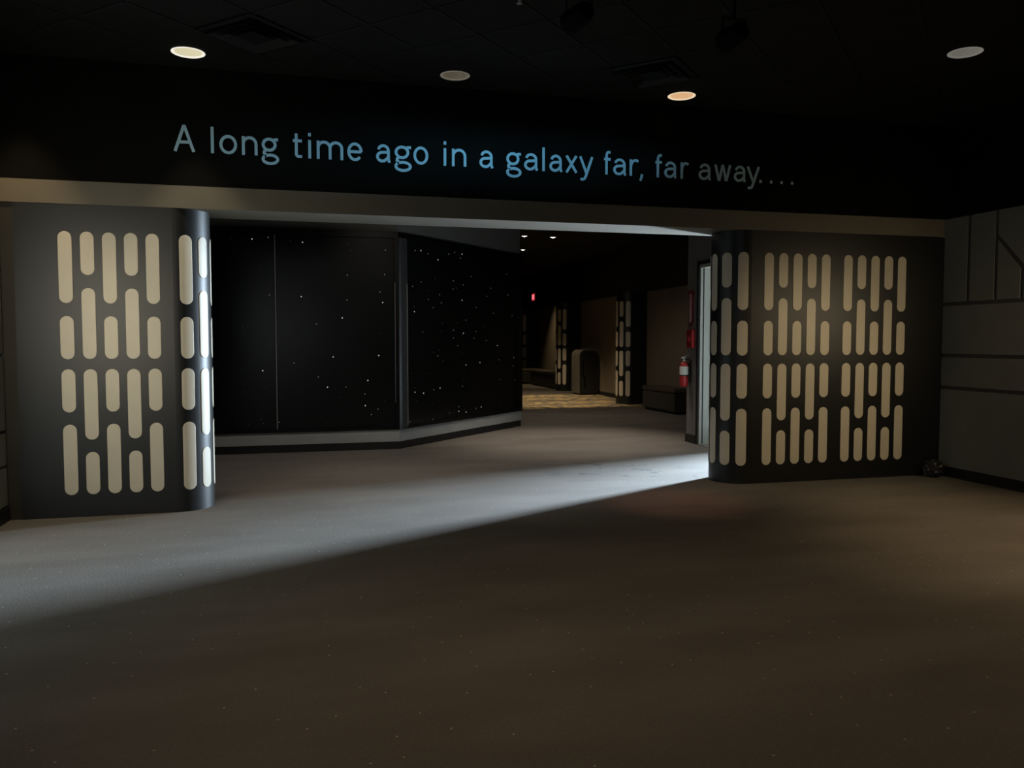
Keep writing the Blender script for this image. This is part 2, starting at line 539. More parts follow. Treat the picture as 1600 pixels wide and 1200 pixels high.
def partition_body(x_end, x_arc, sgn):
    """plan: straight leaf with a half round end; sgn=+1 end on the right"""
    n = 32
    arc = [(x_arc + sgn * R * math.sin(math.pi * k / n), R - R * math.cos(math.pi * k / n)) for k in range(n + 1)]
    poly = [(x_end, 0.0)] + arc + [(x_end, TH)]
    sm = set(range(1, n + 1))
    if sgn < 0:
        poly = poly[::-1]
        sm = set(range(1, n + 1))
    return poly, sm


poly, sm = partition_body(-4.092, SL, 1)
pl = thing('partition_panel', 'black partition left of the opening with one block of pale pill inserts and a bright rounded end', 'partition', (-3.4, 0.27, 0))
INV = Matrix.Translation((3.4, -0.27, 0))


def keep(o, root):
    """parent without moving: geometry was written in world coordinates"""
    o.parent = root
    o.matrix_parent_inverse = Matrix.Translation(-Vector(root.location))
    return o


keep(MB().prism(poly, 0, ZB - 0.001, smooth=sm).link('body', M['panel']), pl)
cols_l = [(-3.722 + PP * k, k % 2 == 0) for k in range(5)] + [(-2.812 + PP * k, k % 2 == 0) for k in range(5)]
for u, odd in cols_l:
    for z0, z1 in (LONG_ODD if odd else EVEN):
        keep(inst('light_insert', pill_mesh(path_left, u, z0, z1)), pl)

poly, sm = partition_body(XR, SR, -1)
pr = thing('partition_panel', 'black partition right of the opening with two blocks of warm lit pill inserts', 'partition', (3.6, 0.27, 0))
keep(MB().prism(poly, 0, ZB - 0.001, smooth=sm).link('body', M['panel']), pr)
cols_r = [(2.664 + PP * k, k % 2 == 0) for k in range(5)] + [(3.581 + PP * k, k % 2 == 0) for k in range(5)] + \
         [(2.384 - PP * k, k % 2 == 0) for k in range(5)]
for u, odd in cols_r:
    for z0, z1 in (LONG_ODD if odd else EVEN):
        keep(inst('light_insert', pill_mesh(path_right, u, z0, z1)), pr)

# ------------------------------------------------------------------ lettering on the wall above the opening
BZ, CAP, SW_ = 3.009, 0.216, 0.0240       # baseline, cap height, stroke width


def arc(cx, cy, rx, ry, a0, a1, n=18):
    return [(cx + rx * math.cos(math.radians(a0 + (a1 - a0) * k / n)), cy + ry * math.sin(math.radians(a0 + (a1 - a0) * k / n))) for k in range(n + 1)]


HW = SW_ / CAP / 2
XH = 0.715
T_ = XH - HW


def glyph(ch):
    if ch == 'A':
        return [[(0, 0), (.5, 1)], [(1, 0), (.5, 1)], [(.17, .36), (.83, .36)]]
    if ch == 'l':
        return [[(.5, 0), (.5, 1)]]
    if ch == 'o':
        return [arc(.5, XH / 2, .5, XH / 2 - HW + .01, 0, 360, 36)]
    if ch == 'n':
        return [[(0, 0), (0, XH)], arc(.5, .42, .5, T_ - .41, 180, 0) + [(1, 0)]]
    if ch == 'g':
        return [arc(.42, .445, .40, .215, 0, 360, 32), [(.68, .60), (.80, .645), (1.03, .65)],
                [(.22, .245), (.09, .17), (.08, .11), (.2, .055)] + arc(.49, -.12, .49, .165, 125, -235, 34)]
    if ch == 't':
        return [[(.36, .94), (.36, .16)] + arc(.62, .15, .26, .15 - HW + .005, 180, 270, 8) + [(1.05, HW)], [(-.05, T_), (1.05, T_)]]
    if ch == 'i':
        return [[(.5, 0), (.5, XH)], [(.5, .86), (.5, .99)]]
    if ch == 'm':
        return [[(0, 0), (0, XH)], arc(.25, .44, .25, T_ - .43, 180, 0, 14) + [(.5, 0)], arc(.75, .44, .25, T_ - .43, 180, 0, 14) + [(1, 0)]]
    if ch == 'e':
        return [[(.06, .36), (1, .36)], arc(.5, XH / 2, .5, XH / 2 - HW + .01, 0, 320, 32)]
    if ch == 'a':
        return [arc(.5, .46, .42, T_ - .45, 165, 90, 8) + arc(.5, .46, .44, T_ - .45, 90, 0, 8)[1:] + [(.94, .12), (1.03, 0)],
                [(.94, .42), (.5, .40)] + arc(.42, .225, .42, .175, 90, 270, 14) + [(.62, .07), (.94, .22)]]
    if ch == 'x':
        return [[(0, 0), (1, XH)], [(0, XH), (1, 0)]]
    if ch == 'y':
        return [[(0, XH), (.52, .02)], [(1, XH), (.46, -.13), (.36, -.23), (.22, -.265), (.02, -.25)]]
    if ch == 'f':
        return [[(.36, 0), (.36, .80)] + arc(.66, .80, .30, .20 - HW + .02, 180, 90, 8) + [(1.0, 1.02 - HW)], [(-.05, T_), (.98, T_)]]
    if ch == 'r':
        return [[(0, 0), (0, XH)], arc(.62, .38, .62, T_ - .36, 180, 80, 10) + [(1.05, .64)]]
    if ch == 'w':
        return [[(0, XH), (.26, 0)], [(.26, 0), (.5, XH)], [(.5, XH), (.74, 0)], [(.74, 0), (1, XH)]]
    if ch == ',':
        return [[(.9, .10), (.55, -.06), (.1, -.19)]]
    if ch == '.':
        return [[(.5, 0), (.5, .13)]]
    if ch == 'E':
        return [[(1, 1), (0, 1), (0, 0), (1, 0)], [(0, .5), (.9, .5)]]
    if ch == 'X':
        return [[(0, 0), (1, 1)], [(0, 1), (1, 0)]]
    if ch == 'I':
        return [[(.5, 0), (.5, 1)]]
    if ch == 'T':
        return [[(0, 1), (1, 1)], [(.5, 1), (.5, 0)]]


def ribbon(pts, w, depth):
    """constant width stroke in the xz plane, front at y=-depth"""
    pts = [Vector(p) for p in pts]
    clean = [pts[0]]
    for p in pts[1:]:
        if (p - clean[-1]).length > 1e-5:
            clean.append(p)
    pts = clean
    closed = (pts[0] - pts[-1]).length < 1e-4 and len(pts) > 3
    if closed:
        pts = pts[:-1]
    n = len(pts)
    L_, R_ = [], []
    for i, p in enumerate(pts):
        d0 = (p - pts[i - 1]) if (i > 0 or closed) else (pts[1] - p)
        d1 = (pts[(i + 1) % n] - p) if (i < n - 1 or closed) else (p - pts[i - 1])
        d0, d1 = d0.normalized(), d1.normalized()
        n0, n1 = Vector((-d0.y, d0.x)), Vector((-d1.y, d1.x))
        m = n0 + n1
        if m.length < 1e-4:
            m = n0
        m.normalize()
        k = min(1 / max(m.dot(n0), 0.25), 2.6)
        L_.append(p + m * w / 2 * k)
        R_.append(p - m * w / 2 * k)
    vs = [(p.x, -depth, p.y) for p in L_] + [(p.x, -depth, p.y) for p in R_] + [(p.x, 0, p.y) for p in L_] + [(p.x, 0, p.y) for p in R_]
    fs = []
    for i in range(n if closed else n - 1):
        j = (i + 1) % n
        fs += [(i, j, n + j, n + i), (i, 2 * n + i, 2 * n + j, j), (n + i, n + j, 3 * n + j, 3 * n + i)]
    if not closed:
        fs += [(0, n, 3 * n, 2 * n), (n - 1, 2 * n - 1 + n - n, 4 * n - 1, 3 * n - 1)]
    return vs, fs


def letter_mesh(ch, width, cap, sw, depth):
    mb = MB()
    hw = sw / 2
    for st in glyph(ch):
        p = [(hw + x * (width - 2 * hw) if ch not in 'liI.' else width / 2, z * cap) for x, z in st]
        v, fc = ribbon(p, sw if ch not in '.' else sw * 1.05, depth + 0.0007 * len(mb.f) / max(1, len(mb.f)) * (1 + len(mb.v) % 5))
        mb.add(v, fc)
    return mb


TEXT = 'Alongtimeagoinagalaxyfar,faraway....'
SX = [-2.888, -2.719, -2.6, -2.569, -2.529, -2.388, -2.35, -2.224, -2.193, -2.047, -1.944, -1.851, -1.811, -1.782, -1.737, -1.514, -1.479, -1.348, -1.232, -1.106, -1.072, -0.917, -0.904, -0.771, -0.636, -0.607, -0.558, -0.427, -0.306, -0.177, -0.057, 0.091, 0.113, 0.246, 0.285, 0.314, 0.356, 0.482, 0.51, 0.631, 0.645, 0.787, 0.884, 0.971, 0.986, 1.118, 1.153, 1.25, 1.25, 1.295, 1.409, 1.496, 1.51, 1.639, 1.682, 1.771, 1.873, 2.005, 2.04, 2.223, 2.254, 2.384, 2.394, 2.538, 2.535, 2.564, 2.654, 2.683, 2.77, 2.8, 2.89, 2.92]
tx = thing('wall_lettering', 'line of pale blue lettering on the black wall above the opening', 'lettering', (0, -0.0005, BZ))
for i, ch in enumerate(TEXT):
    a, b = SX[2 * i], SX[2 * i + 1]
    o = letter_mesh(ch, b - a, CAP, SW_, 0.006).link('letter' if ch.isalpha() else ('comma' if ch == ',' else 'dot'), M['letter'], tx, fix=True)
    o.location = (a, 0, 0)

# ------------------------------------------------------------------ star field wall beyond the opening
ex, ey = math.cos(C45), math.sin(C45)
LEN2 = 3.36


def on2(u, d=0.0):                         # point on the slanted face; d > 0 comes forward
    return (CR[0] + ex * u + ey * d, CR[1] + ey * u - ex * d)


E2 = on2(LEN2)
BACK = [(E2[0] - 0.35, E2[1] + 0.36), (-5.2, 6.6)]


def star_plan(d):
    """outline of the wall, moved forward by d"""
    k = d * math.tan((math.pi - (math.pi - C45)) / 2)
    return [(-5.2, CR[1] - d), (CR[0] + k, CR[1] - d), on2(LEN2, d)] + BACK


def face2(mb, u0, u1, z0, z1, d0, d1, mi=0):
    p = [on2(u0, d1), on2(u1, d1), on2(u1, d0), on2(u0, d0)]
    return mb.prism(p, z0, z1, mi)


sw = thing('starfield_wall', 'angled black wall of gloss panels dotted with tiny white stars', 'wall', (CR[0], CR[1], 0))
keep(MB().prism(star_plan(0.0), 0.0, 0.102).link('base', M['base']), sw)
keep(MB().prism(star_plan(0.008), 0.102, 0.262).link('plinth', M['plinth']), sw)
keep(MB().prism(star_plan(0.0), 0.262, 2.86).link('body', M['star_black']), sw)
keep(MB().prism(star_plan(-0.02), 2.86, ZC - 0.001).link('upper_wall', M['corridor_upper']), sw)
FD = 0.028
# frames: rails and stiles standing proud around each panel
fr = MB()
fr.box((-5.2, CR[1] - FD, 0.262), (CR[0] - 0.0, CR[1], 0.305)).box((-5.2, CR[1] - FD, 2.79), (CR[0], CR[1], 2.872))
keep(fr.link('frame_rail', M['star_frame']), sw)
fr = MB()
face2(fr, 0.0, LEN2, 0.262, 0.305, 0, FD)
face2(fr, 0.0, LEN2, 2.77, 2.872, 0, FD)
keep(fr.link('frame_rail', M['star_frame']), sw)
keep(MB().box((-0.668, CR[1] - FD, 0.305), (CR[0] + 0.0, CR[1], 2.79)).link('frame_stile', M['star_frame']), sw)
keep(face2(MB(), LEN2 - 0.19, LEN2, 0.305, 2.77, 0, FD).link('frame_stile', M['star_frame']), sw)
keep(face2(MB(), 1.665, 1.695, 0.305, 2.77, 0, 0.012).link('divider_strip', M['star_frame']), sw)
keep(MB().box((-2.190, CR[1] - 0.02, 0.272), (-2.176, CR[1], 2.79)).link('divider_strip', M['alu']), sw)
keep(MB().box((-0.671, CR[1] - 0.031, 0.62), (-0.666, CR[1] - FD, 2.2)).link('edge_glint', M['alu']), sw)  # pale strip standing in for the reflection along the frame edge
# corner post
k = math.tan(C45 / 2)
cp = [(CR[0] - 0.0, CR[1] - 0.034), on2(0.0, 0.0), on2(0.16, 0.0), on2(0.16, 0.036), on2(0.026, 0.036)]
cp = [(CR[0] + 0.004, CR[1]), (CR[0] + 0.004, CR[1] - 0.036), on2(0.02, 0.036), on2(0.15, 0.036), on2(0.15, 0.0)]
keep(MB().prism(cp, 0.262, 2.80).link('corner_post', M['post']), sw)
keep(face2(MB(), 0.135, 0.150, 0.30, 2.2, 0.036, 0.041).link('edge_glint', M['alu']), sw)  # pale strip painted as the glint on the post edge
# panels, each a board of its own with its stars
ENDX = [(-3.70, -2.196), (-2.170, -0.674)]
panels = []
for a, b in [(-5.18, -3.72)] + ENDX:
    o = keep(MB().cbox((a, CR[1] - 0.010, 0.308), (b, CR[1], 2.787), 0.003).link('star_panel', M['star_black']), sw)
    panels.append((o, a, b))
for u0, u1 in ((0.165, 1.66), (1.70, LEN2 - 0.195)):
    o = keep(face2(MB(), u0, u1, 0.308, 2.767, 0, 0.010).link('star_panel', M['star_black']), sw)
    panels.append((o, u0, u1))


def star_dots(lst, fn, parent):
    mb = MB()
    for u, z, m in lst:
        r = (0.0048, 0.0066, 0.0088)[m]
        pts = []
        for kx in range(6):
            a = math.pi / 3 * kx
            pts.append((u + r * math.cos(a), z + r * math.sin(a)))
        top = [fn(pu, 0.0125) + (pz,) for pu, pz in pts]
        bot = [fn(pu, 0.0095) + (pz,) for pu, pz in pts]
        mb.add(top + bot, [list(range(6))] + [(i, (i + 1) % 6, 6 + (i + 1) % 6, 6 + i) for i in range(6)], m)
    o = mb.link('star_dots', [M['star0'], M['star1'], M['star2']])
    o.parent = parent
    stuff(o)


ST1= [(-2.457,2.723,2),(-2.26,2.751,1),(-2.697,2.726,0),(-2.364,2.346,0),(-2.258,2.025,1),(-1.839,2.701,2),(-1.989,2.716,0),(-1.275,2.701,0),(-1.227,2.616,0),(-0.788,2.63,1),(-1.282,2.293,1),(-0.799,2.312,1),(-1.865,2.008,2),(-1.289,1.972,1),(-0.861,2.082,1),(-0.828,1.945,2),(-1.352,1.739,2),(-1.681,1.66,1),(-2.034,1.63,0),(-1.046,2.185,0),(-1.393,2.191,0),(-1.473,1.232,2),(-0.885,1.248,2),(-1.966,1.157,1),(-1.665,0.972,1),(-1.55,0.839,2),(-1.314,0.84,1),(-1.03,0.92,2),(-1.071,0.742,1),(-1.066,0.589,2),(-0.902,0.538,1),(-0.989,0.47,1),(-1.648,0.463,0),(-1.767,1.44,0),(-1.979,1.526,0),(-2.118,0.698,0),(-2.164,0.396,1),(-1.386,0.707,0),(-0.813,0.647,0),(-0.875,1.54,0),(-2.587,1.623,0),(-2.582,1.507,0),(-2.326,1.546,0),(-2.262,1.354,0),(-2.353,1.061,2),(-2.589,0.905,0),(-2.584,0.796,0),(-2.325,0.828,0),(-2.385,0.441,0),(-2.688,0.411,0),(-2.352,0.384,0),(-2.54,0.381,0)]
ST2= [(0.364,2.665,1),(0.499,2.675,2),(0.668,2.648,1),(0.905,2.585,2),(1.18,2.691,1),(1.336,2.73,1),(1.533,2.721,2),(1.489,2.66,1),(0.499,2.25,1),(0.304,2.177,1),(1.295,2.312,1),(1.565,2.27,1),(1.287,2.195,1),(1.383,2.213,0),(0.672,2.134,0),(0.942,2.095,1),(0.667,2.018,1),(0.984,1.982,1),(1.529,2.041,2),(0.786,1.907,1),(0.339,1.837,2),(0.334,1.902,0),(1.018,1.693,0),(1.628,1.75,1),(1.393,1.704,0),(1.295,1.597,1),(1.778,2.41,1),(2.859,2.519,1),(2.36,2.265,1),(2.607,2.272,0),(2.237,2.133,1),(2.906,2.186,1),(1.926,1.949,1),(2.435,1.875,1),(3.036,1.855,1),(2.13,1.669,0),(1.911,1.585,0),(0.832,2.317,0),(0.951,2.298,0),(0.532,1.565,1),(0.965,1.578,0),(1.297,1.594,1),(1.561,1.553,2),(1.522,1.533,0),(1.29,1.483,1),(1.405,1.369,1),(1.014,1.694,0),(1.914,1.583,1),(1.859,1.479,1),(2.22,1.445,1),(2.557,1.364,2),(2.613,1.136,1),(3.096,1.159,1),(3.07,1.024,1),(2.029,1.105,2),(1.633,1.08,2),(0.889,1.227,1),(0.929,1.31,0),(0.79,1.276,0),(1.018,1.148,0),(1.52,1.25,0),(0.692,0.987,0),(0.26,1.005,0),(0.334,0.804,0),(0.339,0.739,2),(0.542,0.715,2),(0.786,0.749,1),(0.944,0.765,2),(1.532,0.763,1),(1.43,0.462,1),(1.429,0.395,2),(1.632,0.368,2),(1.185,0.389,1),(2.062,0.415,2),(1.909,0.402,1),(2.63,0.816,1),(3.131,0.793,1),(2.096,0.56,0),(2.647,0.417,0),(3.138,0.474,0),(0.765,0.331,1),(0.656,0.348,0),(0.22,0.342,1),(0.368,0.61,0),(0.748,0.563,0),(1.301,0.982,0),(1.319,0.519,0),(1.563,0.847,0)]
for (o, a, b) in panels[:3]:
    sel = [s for s in ST1 if a < s[0] < b]
    if sel:
        star_dots(sel, lambda u, d: (u, CR[1] - d), o)
for (o, a, b) in panels[3:]:
    sel = [s for s in ST2 if a < s[0] < b and s[1] < 2.76]
    star_dots(sel, on2, o)

# ------------------------------------------------------------------ side wall with the doorway to the outside
X3, X4 = 3.45, 3.66
Y0, Y1, ZD = 0.95, 2.985, 2.49             # doorway
ws = MB()
ws.box((X3, TH, 0), (X4, Y0, ZC)).box((X3, Y1, 0), (X4, 3.328, ZC)).box((X3, Y0, ZD), (X4, Y1, ZC))
ws.box((X4, 3.18, 0), (6.6, 3.328, ZC))
structure(ws.link('wall_side', M['stub']))
structure(MB().box((X3 - 0.013, Y1 + 0.05, 0.0), (X3, 3.341, 0.12)).link('baseboard_side', M['base']))
d1 = bpy.data.objects.new('door_1', None)
COL.objects.link(d1)
d1.location = (X3, Y1, 0)
structure(d1)
fm = MB()                                  # dark casing on the wall face
fm.box((X3 - 0.012, Y1 - 0.006, 0), (X3 + 0.005, Y1 + 0.045, ZD + 0.045))
fm.box((X3 - 0.012, Y0 - 0.045, 0), (X3 + 0.005, Y0 + 0.006, ZD + 0.045))
fm.box((X3 - 0.012, Y0 + 0.006, ZD - 0.006), (X3 + 0.005, Y1 - 0.006, ZD + 0.045))
keep(fm.link('door_casing', M['door_dark']), d1)
fj = MB()                                  # pale frame lining the opening, with its stop
fj.box((X3 + 0.005, Y1 - 0.035, 0), (X4, Y1, ZD)).box((X3 + 0.005, Y0, 0), (X4, Y0 + 0.035, ZD))
fj.box((X3 + 0.005, Y0 + 0.035, ZD - 0.05), (X4, Y1 - 0.035, ZD))
keep(fj.link('door_frame', M['door_grey']), d1)
keep(MB().box((X3 + 0.043, Y1 - 0.042, 0), (X3 + 0.057, Y1 - 0.034, ZD - 0.05)).link('gasket', M['door_dark']), d1)
lf = keep(MB().cbox((X4 + 0.012, Y1 - 0.085, 0.012), (X4 + 0.95, Y1 - 0.037, ZD - 0.055), 0.004).link('door_leaf', M['door_grey']), d1)
pb = MB().tube([(X4 + 0.15, Y1 - 0.150, 1.0), (X4 + 0.85, Y1 - 0.150, 1.0)], 0.018)
pb.box((X4 + 0.15, Y1 - 0.150, 0.985), (X4 + 0.18, Y1 - 0.083, 1.015)).box((X4 + 0.82, Y1 - 0.150, 0.985), (X4 + 0.85, Y1 - 0.083, 1.015))
o = pb.link('push_bar', M['steel'])
o.parent = lf
keep(MB().box((X3 - 0.01, Y0 + 0.035, 0), (X4 + 0.07, Y1 - 0.035, 0.010)).link('threshold', M['steel']), d1)

# red things on the side wall
al = thing('fire_alarm_box', 'red fire alarm box on the grey wall end beside the doorway', 'alarm', (X3, 3.17, 1.338))
keep(MB().cbox((X3 - 0.05, 3.085, 1.340), (X3, 3.255, 1.597), 0.006).link('housing', M['red']), al)
keep(MB().cbox((X3 - 0.058, 3.105, 1.365), (X3 - 0.048, 3.235, 1.572), 0.004).link('front_plate', M['dark_red']), al)
keep(MB().cbox((X3 - 0.070, 3.135, 1.43), (X3 - 0.056, 3.205, 1.50), 0.004).link('pull_handle', M['red']), al)

sg = thing('arrow_sign', 'narrow faded red arrow sign above the red alarm box', 'sign', (X3, 3.21, 1.644))
y0, y1 = 3.125, 3.295
ym = (y0 + y1) / 2
outl = [(y0 + .035, 2.157), (ym, 2.13), (y1 - .035, 2.157), (y1, 2.12), (y1 - 0.02, 2.02), (y1 - .02, 1.74), (y1, 1.74), (ym, 1.644), (y0, 1.74), (y0 + .02, 1.74), (y0 + .02, 2.02), (y0, 2.12)]
tri = tessellate_polygon([[Vector((y, z, 0)) for y, z in outl]])
n = len(outl)
pm = MB().add([(X3, y, z) for y, z in outl] + [(X3 - 0.012, y, z) for y, z in outl],
              [(i, (i + 1) % n, n + (i + 1) % n, n + i) for i in range(n)] + [tuple(i + n for i in t) for t in tri])
keep(pm.link('plate', M['dark_red']), sg)
keep(MB().box((X3 - 0.014, ym - .035, 1.70), (X3 - 0.012, ym + .035, 2.10)).link('printed_stripe', M['pink']), sg)

xc, yc = 3.352, 3.225
fe = thing('fire_extinguisher', 'red fire extinguisher with a white label hanging on the grey wall end', 'extinguisher', (xc, yc, 0.80))
cyl = MB().lathe([(0.0, 0.80), (0.052, 0.80), (0.060, 0.808), (0.060, 1.085), (0.056, 1.105), (0.044, 1.128), (0.024, 1.146), (0.020, 1.152), (0.0, 1.152)], (xc, yc, 0), 28)
keep(cyl.link('cylinder', M['red']), fe)
keep(MB().lathe([(0.0605, 0.964), (0.0612, 0.966), (0.0612, 1.078), (0.0605, 1.08)], (xc, yc, 0), 28).link('paper_label', M['white_label']), fe)
keep(MB().lathe([(0.0605, 0.945), (0.0618, 0.947), (0.0618, 0.960), (0.0605, 0.962)], (xc, yc, 0), 28).link('strap', M['black_plastic']), fe)
vv = MB().lathe([(0.0, 1.15), (0.022, 1.15), (0.022, 1.178), (0.014, 1.184), (0.014, 1.198), (0.0, 1.198)], (xc, yc, 0), 16)
keep(vv.link('valve', M['steel']), fe)
hd = MB().box((xc - 0.045, yc - 0.011, 1.196), (xc + 0.022, yc + 0.011, 1.206))
hd.add([(xc - 0.02, yc - 0.011, 1.206), (xc + 0.075, yc - 0.011, 1.236), (xc + 0.075, yc + 0.011, 1.236), (xc - 0.02, yc + 0.011, 1.206),
        (xc - 0.02, yc - 0.011, 1.212), (xc + 0.075, yc - 0.011, 1.243), (xc + 0.075, yc + 0.011, 1.243), (xc - 0.02, yc + 0.011, 1.212)],
       [(0, 3, 2, 1), (4, 5, 6, 7), (0, 1, 5, 4), (1, 2, 6, 5), (2, 3, 7, 6), (3, 0, 4, 7)])
keep(hd.link('handle', M['steel']), fe)
keep(MB().tube([(xc + 0.015, yc - .02, 1.17), (xc + 0.055, yc - .03, 1.185), (xc + 0.078, yc - .035, 1.15), (xc + 0.076, yc - .04, 1.05), (xc + 0.07, yc - .04, 0.95)], 0.010).link('hose', M['black_plastic']), fe)
keep(MB().tube([(xc + 0.07, yc - .04, 0.95), (xc + 0.068, yc - .04, 0.88)], 0.014).link('nozzle', M['black_plastic']), fe)
keep(MB().box((xc + 0.055, yc + .02, 0.93), (X3, yc + .05, 1.12)).link('wall_bracket', M['black_plastic']), fe)

# ------------------------------------------------------------------ far corridor
WA = math.atan(0.042)


def fw(y):                                  # face of the far right wall
    return 5.72 + 0.042 * (y - 10.0)


for ya, yb in ((3.329, 7.0), (7.0, 15.1), (15.1, 26.8)):
    structure(MB().prism([(fw(ya), ya), (fw(ya) + 0.35, ya), (fw(yb) + 0.35, yb), (fw(yb), yb)], 0, ZB).link('wall_corridor', M['tan_wall']))
structure(MB().prism([(fw(3.3) - 0.006, 3.329), (fw(3.3) + 0.25, 3.329), (fw(27) + 0.25, 27), (fw(27) - 0.006, 27)], ZB, ZC).link('wall_corridor_top', M['corridor_top']))
structure(MB().prism([(fw(3.3) - 0.014, 3.329), (fw(3.3), 3.329), (fw(27), 27), (fw(27) - 0.014, 27)], 0, 0.10).link('baseboard_corridor', M['base']))
structure(MB().box((-8, 26.8, 0), (9.5, 27.0, ZC)).link('wall_end', M['tan_wall']))
structure(MB().box((-5.2, 6.6, 0), (-5.0, 26.8, ZC)).link('wall_corridor_left', M['tan_wall']))


def pilaster_path(u):
    """u = 0 at the nose; arc length around the half round nose; local frame, nose towards -x"""
    a = u / R
    return (-R * math.cos(a), R * math.sin(a), -math.cos(a), math.sin(a))


PIL_LEN = 0.40
n = 32
arcp = [(-R * math.cos(-math.pi / 2 + math.pi * k / n), R * math.sin(-math.pi / 2 + math.pi * k / n)) for k in range(n + 1)]
ppoly = arcp + [(PIL_LEN, R), (PIL_LEN, -R)]
ppoly = ppoly[::-1]
psm = set(range(2, n + 2))
pil_body = MB().prism(ppoly, 0, ZB - 0.001, smooth=psm).mesh('body', M['panel'])
pil_pills = []
for k in range(-2, 3):
    for z0, z1 in (LONG_ODD if k % 2 == 0 else EVEN):
        pil_pills.append(pill_mesh(pilaster_path, PP * k * 0.98, z0, z1))
PIL = [((5.37, 10.08), 'black half round pillar with pale pill inserts between the bench and the grey bin'),
       ((5.53, 15.10), 'black half round pillar with pale pill inserts directly behind the grey bin'),
       ((5.75, 20.15), 'farthest black half round pillar with pill inserts, beside the end of the star wall')]
for (x, y), lab in PIL:
    t = thing('pillar', lab, 'pillar', (x, y, 0), 'black pillars along the corridor wall')
    inst('body', pil_body, t)
    for me in pil_pills:
        inst('light_insert', me, t)


def bench(x, y0, y1, depth, label, group='corridor benches'):
    t = thing('bench', label, 'bench', (x, (y0 + y1) / 2, 0), group)
    keep(MB().box((x + 0.05, y0 + 0.05, 0), (x + depth - 0.03, y1 - 0.05, 0.05)).link('toe_kick', M['base']), t)
    keep(MB().cbox((x, y0, 0.05), (x + depth, y1, 0.405), 0.012).link('bench_box', M['bench']), t)
    keep(MB().cbox((x - 0.015, y0 - 0.012, 0.412), (x + depth, y1 + 0.012, 0.505), 0.03).link('cushion', M['cushion']), t)
    return t


bench(5.14, 7.2, 8.72, 0.445, 'long dark bench nearest the doorway, behind the fire extinguisher')
bench(5.42, 15.75, 18.35, 0.50, 'dark bench against the wall behind the black pillar and the bin')
bench(5.02, 18.75, 19.75, 0.90, 'deep dark bench standing before the farthest pillar')

# trash bin: rounded top extruded front to back
bx0, bx1, by0, by1, bh, br_ = 5.26, 5.80, 13.1, 13.72, 1.20, 0.16
prof = [(bx0, 0.045), (bx1, 0.045)] + [(bx1 - br_ + br_ * math.cos(a * math.pi / 20), bh - br_ + br_ * math.sin(a * math.pi / 20)) for a in range(0, 11)] + \
       [(bx0 + br_ - br_ * math.sin(a * math.pi / 20), bh - br_ + br_ * math.cos(a * math.pi / 20)) for a in range(0, 11)]
tb = thing('trash_bin', 'grey trash bin with a rounded top between two black pillars', 'trash bin', (5.53, 13.4, 0))
n = len(prof)
bm_ = MB()
vs = [(x, by0, z) for x, z in prof] + [(x, by1, z) for x, z in prof]
bm_.add(vs, [(i, (i + 1) % n, n + (i + 1) % n, n + i) for i in range(n)], 0, False)
bm_.add(vs, [list(range(n)), list(range(n, 2 * n))], 0)
keep(bm_.link('body', M['bin']), tb)
inset = [(bx0 + bx1) / 2 + (x - (bx0 + bx1) / 2) * 0.94 for x, z in prof]
pf = [(ix, 0.05 + (z - 0.05) * 0.975) for ix, (x, z) in zip(inset, prof)]
fb = MB()
vs = [(x, by0 - 0.012, z) for x, z in pf] + [(x, by0 + 0.002, z) for x, z in pf]
fb.add(vs, [list(range(n))] + [(i, (i + 1) % n, n + (i + 1) % n, n + i) for i in range(n)])
keep(fb.link('shaded_front', M['bin_face_shade']), tb)
keep(MB().box((bx0 + .03, by0 + .03, 0), (bx1 - .03, by1 - .03, 0.045)).link('base', M['base']), tb)
zz = [(5.345, 0.93), (5.375, 0.93), (5.375, 0.56), (5.435, 0.44), (5.435, 0.20), (5.400, 0.20), (5.400, 0.42), (5.345, 0.53)]
tri = tessellate_polygon([[Vector((x, z, 0)) for x, z in zz]])
m_ = len(zz)
keep(MB().add([(x, by0 - 0.016, z) for x, z in zz] + [(x, by0 - 0.011, z) for x, z in zz],
              [tuple(t) for t in tri] + [(i, (i + 1) % m_, m_ + (i + 1) % m_, m_ + i) for i in range(m_)]).link('zigzag_grip', M['spot_can']), tb)

# exit sign on the upper corridor wall
yx = 20.35
xx = fw(yx) - 0.006
ES = thing('exit_sign', 'small glowing red exit sign high on the far dark wall', 'sign', (xx, yx, 2.82))
keep(MB().cbox((xx - 0.05, yx - 0.19, 2.82), (xx, yx + 0.19, 3.09), 0.006).link('housing', M['black_plastic']), ES)
keep(MB().box((xx - 0.054, yx - 0.175, 2.835), (xx - 0.05, yx + 0.175, 3.075)).link('lit_face', emitter('exit_face_glow', (1.0, 0.03, 0.06), 0.55)), ES)
em = emitter('exit_letter_glow', (1.0, 0.32, 0.36), 1.1)
for i, (ch, w) in enumerate((('E', 0.06), ('X', 0.07), ('I', 0.02), ('T', 0.065))):
    off = [0.15, 0.075, -0.015, -0.06][i]
    me = letter_mesh(ch, w, 0.15, 0.018, 0.003).mesh('letter', em)
    o = inst('letter', me)
    o.rotation_euler = (0, 0, -math.pi / 2)
    o.location = (-0.0545, off, 0.06)
    o.parent = ES

